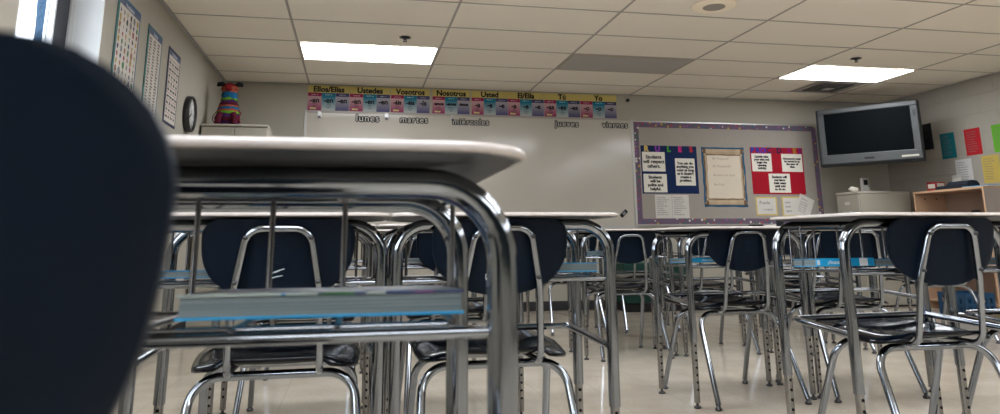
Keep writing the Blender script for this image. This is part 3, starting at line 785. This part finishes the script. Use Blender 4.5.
def note(name, label, cat, loc, w, h, base, lines, rot=0., inner=None, size=.02, ink_=INKG, lay='LEFT', YZ=False, ph=None):
    m = MB(); m.box(-w/2, w/2, -.001, 0, -h/2, h/2, base)
    if inner: m.box(-w/2+.016, w/2-.016, -.0018, -.0011, -h/2+.016, h/2-.016, inner)
    for (tx, x, z, sz) in lines: text_mesh(tx, sz, ink_, .0002, 0.0003, 0, lay, T((x, -.0022, z)), m)
    o = m.build(name, loc=loc, rot=(0, rot, PI/2*(-1) if YZ else 0)); tag(o, label, cat, 'papers pinned on the walls'); return o
lor = ['Class Syllabus', 'Grading policy and', 'supplies for the', 'school year', 'Late work rules', 'Absences', 'Tardy policy', 'Please sign and', 'return the form']
note('paper_sheet', 'white typed page hanging under the navy poster, left of its pair', 'paper', (3.475, YC, 1.115), .205, .265, WHITEP, [(lor[i], -.085, .10-.024*i, .02) for i in range(9)])
note('paper_sheet', 'white typed page hanging under the navy poster, right of its pair', 'paper', (3.685, YC, 1.115), .205, .265, WHITEP, [(lor[(i*2) % 9], -.085, .10-.024*i, .02) for i in range(9)])
PYEL = mat('yellow_paper', (.58, .44, .14), .6)
note('paper_sheet', 'yellow bordered card reading Puedo under the red poster', 'paper', (4.775, YC, 1.12), .275, .215, PYEL, [('Puedo', -.09, .04, .055), ('ir al baño', -.05, -.04, .035)], 0, WHITEP)
note('paper_sheet', 'yellow bordered card with notes, second from left under the red poster', 'paper', (5.10, YC, 1.115), .24, .235, PYEL, [('bebe', -.08, .05, .035), ('tener', -.08, 0, .035), ('repite', -.08, -.05, .035)], 0, WHITEP)
note('paper_sheet', 'white tilted sheet overlapping the yellow card under the red poster', 'paper', (5.27, YC-.004, 1.115), .20, .25, WHITEP, [('Como...', -.07, .08, .03)]+[('lista de clase', -.07, .04-.028*i, .02) for i in range(5)], .42)

# ------------------------------------------------------------------ left wall: posters and clock
def wall_chart(y0, y1, ztop, zbot, label, kind):
    w = y1-y0; h = ztop-zbot
    t = thing('wall_chart', label, 'poster', (XL+.002, (y0+y1)/2, ztop), PI/2, 'charts on the left wall')
    # local x runs along the wall, local -y faces the room
    b = MB(); b.box(-w/2, w/2, -.0018, 0, -h, 0, mat('chart_edge_%d' % kind, ((.03, .10, .20), (.04, .12, .18), (.02, .03, .07))[kind-1], .5)); b.build('border', t)
    p = MB(); e = .02; p.box(-w/2+e*1.6, w/2-e, -.0026, -.0019, -h+e, -e, mat('chart_paper', (.56, .52, .47), .6))
    p.box(-w/2+e*1.6, w/2-e, -.003, -.0026, -.055, -.02, mat('chart_head', (.10, .12, .2), .6))
    random.seed(kind)
    pal = [mat('ic%d' % k, c, .6) for k, c in enumerate([(.25, .03, .03), (.04, .06, .12), (.35, .25, .06), (.03, .03, .03), (.05, .16, .06), (.28, .12, .06), (.2, .2, .2)])]
    if kind == 1:
        text_mesh('Vocabulario', .034, SPINEW, .0002, 0, 0, 'CENTER', T((0, -.0035, -.038)), p)
        for r in range(11):
            for c in range(6):
                cx = -w/2+.06+c*(w-.10)/5.2; cz = -.09-r*(h-.14)/11
                k = random.choice(pal); a = random.uniform(0, PI); n = random.choice((3, 4, 6, 8)); rr = random.uniform(.015, .026)
                p.prism([(cx+rr*math.cos(a+2*PI*i/n)*random.uniform(.5, 1), cz+rr*math.sin(a+2*PI*i/n)) for i in range(n)], .0027, .0032, k, Matrix.Rotation(PI/2, 4, 'X'))
    elif kind == 2:
        text_mesh('Verbos', .036, SPINEW, .0002, 0, 0, 'CENTER', T((0, -.0035, -.038)), p)
        for r in range(24):
            for c in range(3): text_mesh(random.choice(['hablar', 'comer', 'vivir', 'tener', 'estar', 'hacer', 'poder']), .022, INKG, .0002, .0002, 0, 'LEFT', T((-w/2+.045+c*.10, -.0033, -.08-r*(h-.12)/24)), p)
    else:
        text_mesh('Calendario', .034, SPINEW, .0002, 0, 0, 'CENTER', T((0, -.0035, -.038)), p)
        for r in range(9):
            z = -.085-r*(h-.12)/9; p.box(-w/2+.035, w/2-.025, -.0031, -.0027, z-.0015, z+.0015, pal[0])
            for c in range(4): text_mesh(random.choice(['mes', 'día', 'hora', 'frío']), .032, INK, .0002, .0008, 0, 'LEFT', T((-w/2+.05+c*.075, -.0033, z-.025)), p)
    p.build('printed_sheet', t)
    if kind < 3:
        s = MB(); s.box(-w/2, -w/2+.032, -.003, -.0019, -h, 0, mat('chart_strip', (.03, .14, .12), .5, noise=(12, .9)))
        s.build('coloured_strip', t)
wall_chart(4.285, 4.725, 2.175, 1.55, 'colourful picture chart nearest the window on the left wall', 1)
wall_chart(4.91, 5.265, 2.172, 1.55, 'word list chart, middle of three on the left wall', 2)
wall_chart(5.455, 5.82, 2.170, 1.60, 'ruled table chart beside the wall clock, farthest of three', 3)
t = thing('wall_clock', 'round black-rimmed clock on the left wall', 'clock', (XL, 6.19, 1.785), PI/2)
RIM = mat('clock_rim', (.01, .01, .012), .3)
MB().lathe([(.148, 0), (.152, -.01), (.150, -.045), (.140, -.052), (.130, -.046), (.130, -.006)], (0, 0, 0), RIM, 40, 'Y').build('rim', t)
face = MB(); face.lathe([(.131, -.030), (.131, -.006)], (0, 0, 0), mat('clock_face', (.60, .60, .58), .5), 40, 'Y')
for k in range(12):
    a = PI/2-2*PI*(k+1)/12; text_mesh(str(k+1), .030, INK, .0003, .0003, 0, 'CENTER', T((.105*math.cos(a), -.0315, .105*math.sin(a))), face)
face.build('dial', t)
for (ang, ln, wd) in ((2.2, .065, .006), (.4, .10, .004)):
    hm = MB(); M_ = Matrix.Rotation(-ang, 4, 'Y'); hm.box(-wd, wd, -.0345, -.033, -.012, ln, INK, M_); hm.build('hand', t)

# ------------------------------------------------------------------ cabinets
CAB = mat('putty_steel', (.33, .305, .25), .42, bump=(200, .05, .001)); CABT = mat('putty_steel_light', (.37, .34, .285), .42)
DKS = mat('dark_seam', (.02, .02, .02), .6)
t = thing('storage_cabinet', 'tall putty steel cabinet in the back left corner under the piñata', 'cabinet', (-1.085, 6.91, 0))
cw, cd, chh = .285, .225, 1.79
MB().box(-cw, cw, -cd+.02, cd, .03, chh-.02, CAB, bev=.004).build('body', t)
MB().box(-cw-.004, cw+.004, -cd-.004, cd+.004, chh-.02, chh, CABT, bev=.006).build('top', t)
for sx in (-1, 1):
    d = MB(); d.box(min(0, sx*cw)+.003, max(0, sx*cw)-.003, -cd, -cd+.018, .05, chh-.03, CAB, bev=.003); do = d.build('door', t)
    h = MB(); h.box(sx*.03-.008, sx*.03+.008, -cd-.03, -cd-.001, .98, 1.10, ALUM, bev=.004); h.build('handle', do)
MB().box(-cw+.02, cw-.02, -cd+.04, cd-.02, 0, .03, DKS).build('plinth', t)

t = thing('filing_cabinet', 'putty four-drawer filing cabinet below the television', 'filing cabinet', (5.875, 7.29, 0))
fw, fd, fh = .335, .19, 1.26       # its drawers face the room's left
MB().box(-fw+.02, fw, -fd, fd, .02, fh-.03, CAB, bev=.003).build('body', t)
MB().box(-fw-.002, fw+.002, -fd-.002, fd+.002, fh-.029, fh, CABT, bev=.004).build('top', t)
for k in range(4):
    z0 = .04+k*.298; dr = MB(); dr.box(-fw, -fw+.019, -fd+.008, fd-.008, z0, z0+.288, CAB, bev=.003); do = dr.build('drawer', t)
    hm = MB(); hm.tube(fillet([(-fw+.001, -.055, z0+.10), (-fw-.028, -.055, z0+.10), (-fw-.028, .055, z0+.10), (-fw+.001, .055, z0+.10)], .01, 3), .006, ALUM, 8); hm.build('drawer_handle', do)
    lm = MB(); lm.box(-fw-.004, -fw, -.045, .045, z0+.175, z0+.215, ALUM); lm.box(-fw-.005, -fw-.004, -.035, .035, z0+.182, z0+.208, WHITEP); lm.build('label_holder', do)
MB().box(-fw+.03, fw-.02, -fd+.02, fd-.02, 0, .02, DKS).build('plinth', t)

t = thing('room_monitor', 'small white wall-style sensor box with dark screen on the filing cabinet', 'sensor', (5.735, 7.22, 1.26))
MB().box(-.045, .045, -.02, .02, 0, .155, mat('sensor_white', (.42, .41, .39), .4), bev=.006).build('housing', t)
m = MB(); m.box(-.026, .026, -.0225, -.0201, .075, .135, INK); m.box(.022, .032, -.0225, -.0201, .055, .065, mat('green_lamp', (.03, .25, .05), .4)); m.build('screen', t)
def crumple(name, label, cat, loc, r, material, seed, sq=(1, 1, .6)):
    import bmesh
    random.seed(seed); bm = bmesh.new(); bmesh.ops.create_icosphere(bm, subdivisions=2, radius=r)
    for v in bm.verts: v.co = Vector((v.co.x*sq[0], v.co.y*sq[1], v.co.z*sq[2]))*random.uniform(.72, 1.1)
    zmin = min(v.co.z for v in bm.verts)
    me = bpy.data.meshes.new(name)
    for v in bm.verts: v.co.z -= zmin
    bm.to_mesh(me); bm.free(); me.materials.append(material)
    o = bpy.data.objects.new(name, me); COL.objects.link(o); o.location = loc; tag(o, label, cat); return o
crumple('crumpled_tissue', 'crumpled pale tissue on the front end of the filing cabinet', 'tissue', (5.60, 7.24, 1.26), .055, CREAM, 3, (1.1, .8, .6))

# ------------------------------------------------------------------ piñata
PC = {k: mat('fringe_'+k, c, .8, bump=(160, .8, .01)) for k, c in dict(red=(.20, .012, .015), orange=(.30, .07, .04), blue=(.01, .10, .22), green=(.11, .27, .02), purple=(.07, .02, .10), maroon=(.08, .008, .02), black=(.012, .012, .014)).items()}
t = thing('pinata', 'striped fringed piñata animal sitting on the corner cabinet', 'piñata', (-1.175, 6.84, 1.79))
def fringe_stack(mb, layers, cx=0., cy=0., seg=30, depth=.8):
    """layers: (z0, z1, r0, r1, colour): ragged paper skirts stacked like fringe"""
    for li, (z0, z1, r0, r1, c) in enumerate(layers):
        top = []; bot = []; mid = []
        for k in range(seg):
            a = 2*PI*k/seg; j = random.uniform(-.010, .006) if k % 2 else random.uniform(-.002, .006)
            top.append(Vector((cx+r1*math.cos(a), cy+depth*r1*math.sin(a), z1)))
            mid.append(Vector((cx+(r0+r1)/2*1.06*math.cos(a), cy+depth*(r0+r1)/2*1.06*math.sin(a), (z0+z1)/2)))
            bot.append(Vector((cx+(r0+.008+random.uniform(0, .006))*math.cos(a), cy+depth*(r0+.008)*math.sin(a), max(.001, z0+j))))
        mb.loft([bot, mid, top], PC[c], False)
random.seed(4)
b = MB()
fringe_stack(b, [(.002, .05, .085, .095, 'purple'), (.045, .085, .100, .100, 'maroon'), (.075, .12, .100, .095, 'purple'), (.115, .145, .098, .090, 'green'), (.135, .165, .088, .085, 'orange'), (.158, .185, .085, .082, 'blue'), (.178, .205, .082, .078, 'orange'), (.200, .228, .078, .068, 'maroon')])
b.build('body', t)
b = MB(); fringe_stack(b, [(.222, .25, .066, .062, 'purple'), (.245, .275, .066, .062, 'green'), (.268, .30, .062, .060, 'blue'), (.295, .33, .060, .062, 'blue')]); b.build('neck', t)
b = MB(); fringe_stack(b, [(.322, .355, .058, .066, 'orange'), (.348, .378, .068, .066, 'orange'), (.37, .395, .064, .045, 'red'), (.39, .408, .045, .02, 'maroon')]); 
b.box(-.028, .028, -.088, -.04, .33, .385, PC['red'], bev=.01); b.build('head', t)
for sx in (-1, 1):
    e = MB(); fringe = []
    e.tube([(sx*.045, 0, .385), (sx*.075, -.004, .40), (sx*.10, -.004, .395), (sx*.112, 0, .378)], [.018, .024, .022, .008], PC['black'], 9); e.build('ear', t)
    l = MB(); l.tube([(sx*.055, -.06, .11), (sx*.075, -.085, .06), (sx*.07, -.095, .012)], [.03, .03, .026], PC['maroon'], 10); l.build('leg', t)
tl = MB(); tl.tube([(-.095, 0, .15), (-.13, 0, .10), (-.135, -.01, .06), (-.11, -.01, .025)], .004, PC['red'], 6); tl.tube([(.09, -.02, .15), (.118, -.03, .12), (.10, -.04, .08), (.115, -.04, .03)], .005, PC['red'], 6); tl.build('ribbon', t)

# ------------------------------------------------------------------ television on its arm
TVG = mat('tv_silver', (.045, .048, .048), .45, 0.); TVD = mat('tv_dark_shell', (.03, .033, .036), .5); SCRN = mat('tv_screen', (.002, .003, .0038), .5, spec=.03)
p1, p2 = Vector((5.275, 7.30)), Vector((5.93, 6.52))
ctr = (p1+p2)/2; ang = math.atan2(p2.y-p1.y, p2.x-p1.x); tw = (p2-p1).length/2
t = thing('television', 'flat silver television on a wall arm in the right corner', 'television', (ctr.x, ctr.y, 1.57), ang)
th_ = .635
MB().box(-tw-.028, tw+.012, .022, .115, -.025, th_+.006, TVD, bev=.012).build('back_shell', t)
f = MB(); f.box(-tw, tw, 0, .034, 0, .105, TVG, bev=.008); f.box(-tw, tw, 0, .034, th_-.055, th_, TVG, bev=.008)
f.box(-tw, -tw+.062, 0, .034, .104, th_-.054, TVG, bev=.006); f.box(tw-.07, tw, 0, .034, .104, th_-.054, TVG, bev=.006); f.build('bezel', t)
MB().box(-tw+.055, tw-.062, .008, .03, .10, th_-.05, SCRN).build('screen', t)
m = MB(); m.box(-.06, .04, -.003, .0005, .035, .055, DKS, bev=.001); m.build('receiver_window', t)
m = MB(); m.box(tw-.20, tw-.035, -.0025, .0005, .028, .048, mat('pale_label', (.48, .46, .38), .5)); m.build('sticker', t)
m = MB()
for k in range(5): m.box(tw-.045, tw-.02, -.004, .0005, th_-.17+k*.014, th_-.162+k*.014, DKS)
m.build('button_row', t)
t2 = thing('television_mount', 'black steel arm holding the television to the right wall', 'bracket', (XR, 7.03, 1.885))
MB().box(-.025, 0, -.06, .06, -.15, .15, BLK, bev=.004).build('wall_plate', t2)
m = MB(); m.tube([(-.02, .0, .0), (-.26, .12, .0)], .02, BLK, 10); m.tube([(-.26, .12, .0), (-.72, .02, .0)], .02, BLK, 10); m.build('arm', t2)
m = MB(); M_ = T((ctr.x-XR, ctr.y-7.03, .02)) @ Matrix.Rotation(ang, 4, 'Z'); m.box(-.2, .2, .118, .135, -.12, .12, BLK, M_); m.build('head_plate', t2)

# ------------------------------------------------------------------ papers on the right wall
def wpaper(y, z, w, h, c, label, rot=0.):
    m = MB(); m.box(-w/2, w/2, -.001, 0, -h/2, h/2, c)
    for i in range(9): text_mesh(random.choice(['Bell schedule today', 'Fire drill exits', 'Room procedures', 'Tutoring times', 'Lunch and recess']), .017, INKG, .0002, .0002, 0, 'LEFT', T((-w/2+.025, -.0016, h/2-.035-.026*i)), m)
    o = m.build('notice_sheet', loc=(XR-.001, y, z), rot=(0, 0, -PI/2)); o.rotation_euler = (rot, 0, -PI/2); tag(o, label, 'paper', 'coloured notices on the right wall')
wpaper(6.77, 1.745, .20, .285, mat('teal_sheet', (.008, .13, .155), .6), 'teal notice beside the television, leftmost in the upper row')
wpaper(6.435, 1.745, .205, .285, mat('red_sheet', (.38, .016, .022), .6), 'red notice, second in the upper row on the right wall')
wpaper(6.085, 1.74, .21, .285, mat('green_sheet', (.12, .38, .03), .6), 'green notice at the right edge, upper row')
wpaper(6.60, 1.435, .215, .28, mat('white_sheet', (.55, .54, .52), .6), 'white notice below the teal and red ones')
wpaper(6.26, 1.435, .215, .285, mat('amber_sheet', (.50, .37, .09), .6), 'yellow notice below the red and green ones')

# ------------------------------------------------------------------ wooden cubby against the right wall
OAK = mat('maple_laminate', (.42, .27, .17), .45, noise=(3, .1)); OAKD = mat('cubby_inside', (.30, .215, .165), .55, noise=(3, .08)); OAKE = mat('cubby_side', (.33, .285, .26), .55, noise=(4, .06)); OAKT = mat('cubby_edge', (.52, .33, .20), .45)
bx0, bx1, by0, by1, bh = 6.08, 6.485, 5.98, 6.90, 1.235
t = thing('cubby_shelf', 'open maple shelf unit against the right wall under the notices', 'shelf', (6.2825, 6.44, 0))
ox, oy = 6.2825, 6.44
def B(x0, x1, y0, y1, z0, z1, m_, mb): mb.box(x0-ox, x1-ox, y0-oy, y1-oy, z0, z1, m_)
m = MB(); B(bx0, bx1, by0, by0+.022, 0, bh-.022, OAKE, m); m.build('side_panel', t)
m = MB(); B(bx0, bx1, by1-.022, by1, 0, bh-.022, OAK, m); m.build('side_panel', t)
m = MB(); B(bx0, bx1, by0, by1, bh-.022, bh, OAK, m); m.build('top_panel', t)
m = MB(); B(bx1-.01, bx1, by0+.022, by1-.022, 0, bh-.022, OAKD, m); m.build('back_panel', t)
for z in (.08, .46, .84):
    m = MB(); B(bx0+.01, bx1-.01, by0+.022, by1-.022, z, z+.02, OAK, m); m.build('shelf_board', t)
m = MB(); B(bx0-.003, bx0, by0, by1, bh-.022, bh, OAKT, m); B(bx0-.003, bx0, by0, by0+.022, 0, bh-.022, OAKT, m); B(bx0-.003, bx0, by1-.022, by1, 0, bh-.022, OAKT, m); m.build('edge_band', t)
m = MB()
for yy, zz in ((.12, 1.16), (.27, 1.16)): m.lathe([(.009, -.002), (.009, 0)], (bx0-ox+yy, by1-.0225-oy, zz), INK, 10, 'Y')
m.build('shelf_pin_hole', t)
g = MB(); g.box(-.10, .10, -.09, .09, 0, .09, mat('dark_blue_box', (.008, .012, .03), .5), bev=.02); g.tube(fillet([(-.0, -.06, .085), (0, -.05, .12), (0, .05, .12), (0, .06, .085)], .02, 4), .01, BLK, 8)
o = g.build('handled_case', loc=(6.25, 6.28, .862)); o.scale = (1, 1, 1.15); tag(o, 'dark blue handled case inside the maple shelf', 'case')
# things on top
g = MB(); g.box(-.07, .07, -.055, .055, 0, .10, mat('box_red', (.35, .04, .04), .5), bev=.003); g.box(-.055, .055, -.0565, -.055, .015, .085, CREAM); g.box(-.072, -.07, -.04, .04, .03, .075, CREAM)
o = g.build('carton', loc=(6.24, 6.74, bh), rot=(0, 0, .2)); tag(o, 'small red and white carton on the maple shelf', 'box')
g = MB(); rings = []
for k in range(9):
    u = k/8; y = -.21+u*.42; h_ = .078 if u < .75 else .045
    rings.append([Vector((x_*.075, y, z_)) for x_, z_ in ((-1, .0), (-1, h_*.6), (-.6, h_), (.0, h_*1.05), (.6, h_*.95), (1, h_*.6), (1, 0))])
g.loft(rings, mat('charcoal_fabric', (.02, .024, .032), .7, bump=(60, .5, .01)), False)
o = g.build('pencil_bag', loc=(6.22, 6.44, bh)); tag(o, 'long charcoal bag lying on the maple shelf', 'bag')
g = MB(); M_ = Matrix.Rotation(-.25, 4, 'X'); g.box(-.001, .001, -.06, .06, 0, .17, WHITEP, Matrix.Rotation(.2, 4, 'Y')); g.box(-.001, .001, -.06, .06, 0, .16, WHITEP, T((.04, 0, 0)) @ Matrix.Rotation(-.1, 4, 'Y'))
o = g.build('folded_card', loc=(6.38, 6.62, bh)); tag(o, 'white folded card standing behind the charcoal bag', 'card')
g = MB(); g.box(-.11, .11, -.14, .14, 0, .006, WHITEP, bev=.001); g.box(-.11, .11, -.14, .14, .006, .012, MATS['book_blue'], bev=.001)
o = g.build('folder', loc=(6.22, 6.12, bh), rot=(0, 0, .1)); tag(o, 'flat blue folder at the near end of the maple shelf top', 'folder')

# ------------------------------------------------------------------ low things by the back wall
CR = mat('crate_blue', (.003, .045, .11), .45)
t = thing('milk_crate', 'blue plastic milk crate with square holes on the floor at right', 'crate', (5.47, 5.74, 0), .0)
def crate_side(L_, H_, M_, name):
    m = MB(); n = 5; e = .028
    m.box(-L_/2, L_/2, -.006, .006, 0, .05, CR, M_); m.box(-L_/2, L_/2, -.006, .006, H_-.045, H_, CR, M_)
    m.box(-L_/2, L_/2, -.006, .006, .135, .16, CR, M_)
    for k in range(n+1):
        x = -L_/2+e/2+k*(L_-e)/n; m.box(x-e/2, x+e/2, -.0058, .0058, .05, H_-.045, CR, M_)
    m.build(name, t)
cw = .31
crate_side(cw, .25, T((0, -cw/2+.006, 0)), 'side_wall'); crate_side(cw, .25, T((0, cw/2-.006, 0)), 'side_wall')
crate_side(cw-.026, .25, T((-cw/2+.006, 0, 0)) @ Matrix.Rotation(PI/2, 4, 'Z'), 'side_wall'); crate_side(cw-.026, .25, T((cw/2-.006, 0, 0)) @ Matrix.Rotation(PI/2, 4, 'Z'), 'side_wall')
MB().box(-cw/2+.013, cw/2-.013, -cw/2+.013, cw/2-.013, .004, .02, CR).build('bottom_panel', t)
GRN = mat('green_plastic', (.012, .045, .035), .5)
t = thing('storage_bin', 'low dark green storage bench against the back wall', 'bin', (3.16, 7.50, 0))
m = MB(); m.box(-.35, .35, -.19, .19, .09, .36, GRN, bev=.01); m.build('body', t)
m = MB(); m.box(-.37, .37, -.205, .205, .37, .50, GRN, bev=.012); m.build('lid', t)
m = MB(); m.box(-.32, .32, -.17, .17, 0, .088, DKS); m.build('plinth', t)
m = MB(); m.box(-.348, .348, -.20, -.191, .18, .30, DKS); m.build('label_recess', t)
g = MB(); g.box(-.20, .20, -.14, .14, 0, .20, BLK, bev=.03); g.tube(fillet([(-.08, 0, .18), (-.07, 0, .25), (.07, 0, .25), (.08, 0, .18)], .03, 4), .012, BLK, 8)
o = g.build('satchel', loc=(4.95, 7.35, 0)); tag(o, 'black satchel on the floor below the bulletin board', 'bag')

# ------------------------------------------------------------------ world, sun, camera
w = bpy.data.worlds.new('World'); scn.world = w; w.use_nodes = True
bg = w.node_tree.nodes['Background']; bg.inputs[0].default_value = (.80, .89, 1.0, 1); bg.inputs[1].default_value = 2.6

yaw, pitch, roll = .200735462, .211424238, -.00823385
cy_, sy_ = math.cos(yaw), math.sin(yaw); cp, sp = math.cos(pitch), math.sin(pitch)
f = Vector((sy_*cp, cy_*cp, sp)); r = Vector((cy_, -sy_, 0)); u = r.cross(f)
cr_, sr_ = math.cos(roll), math.sin(roll)
r2 = cr_*r+sr_*u; u2 = -sr_*r+cr_*u
cam = bpy.data.cameras.new('camera'); co = bpy.data.objects.new('camera', cam); COL.objects.link(co)
M_ = Matrix(((r2.x, u2.x, -f.x, 0), (r2.y, u2.y, -f.y, 0), (r2.z, u2.z, -f.z, .725), (0, 0, 0, 1)))
co.matrix_world = M_
cam.sensor_width = 36; cam.lens = 710.7/1000*36; cam.shift_y = -.117; cam.clip_start = .02; cam.clip_end = 100
cam.dof.use_dof = True; cam.dof.focus_distance = 3.9; cam.dof.aperture_fstop = 6.3
scn.camera = co
vs = scn.view_settings; vs.view_transform = 'Standard'; vs.look = 'None'; vs.gamma = 1; vs.use_curve_mapping = False; vs.exposure = 1.60
scn.cycles.max_bounces = 8; scn.cycles.diffuse_bounces = 5; scn.cycles.glossy_bounces = 5; scn.cycles.use_denoising = True
scn.cycles.sample_clamp_indirect = 6
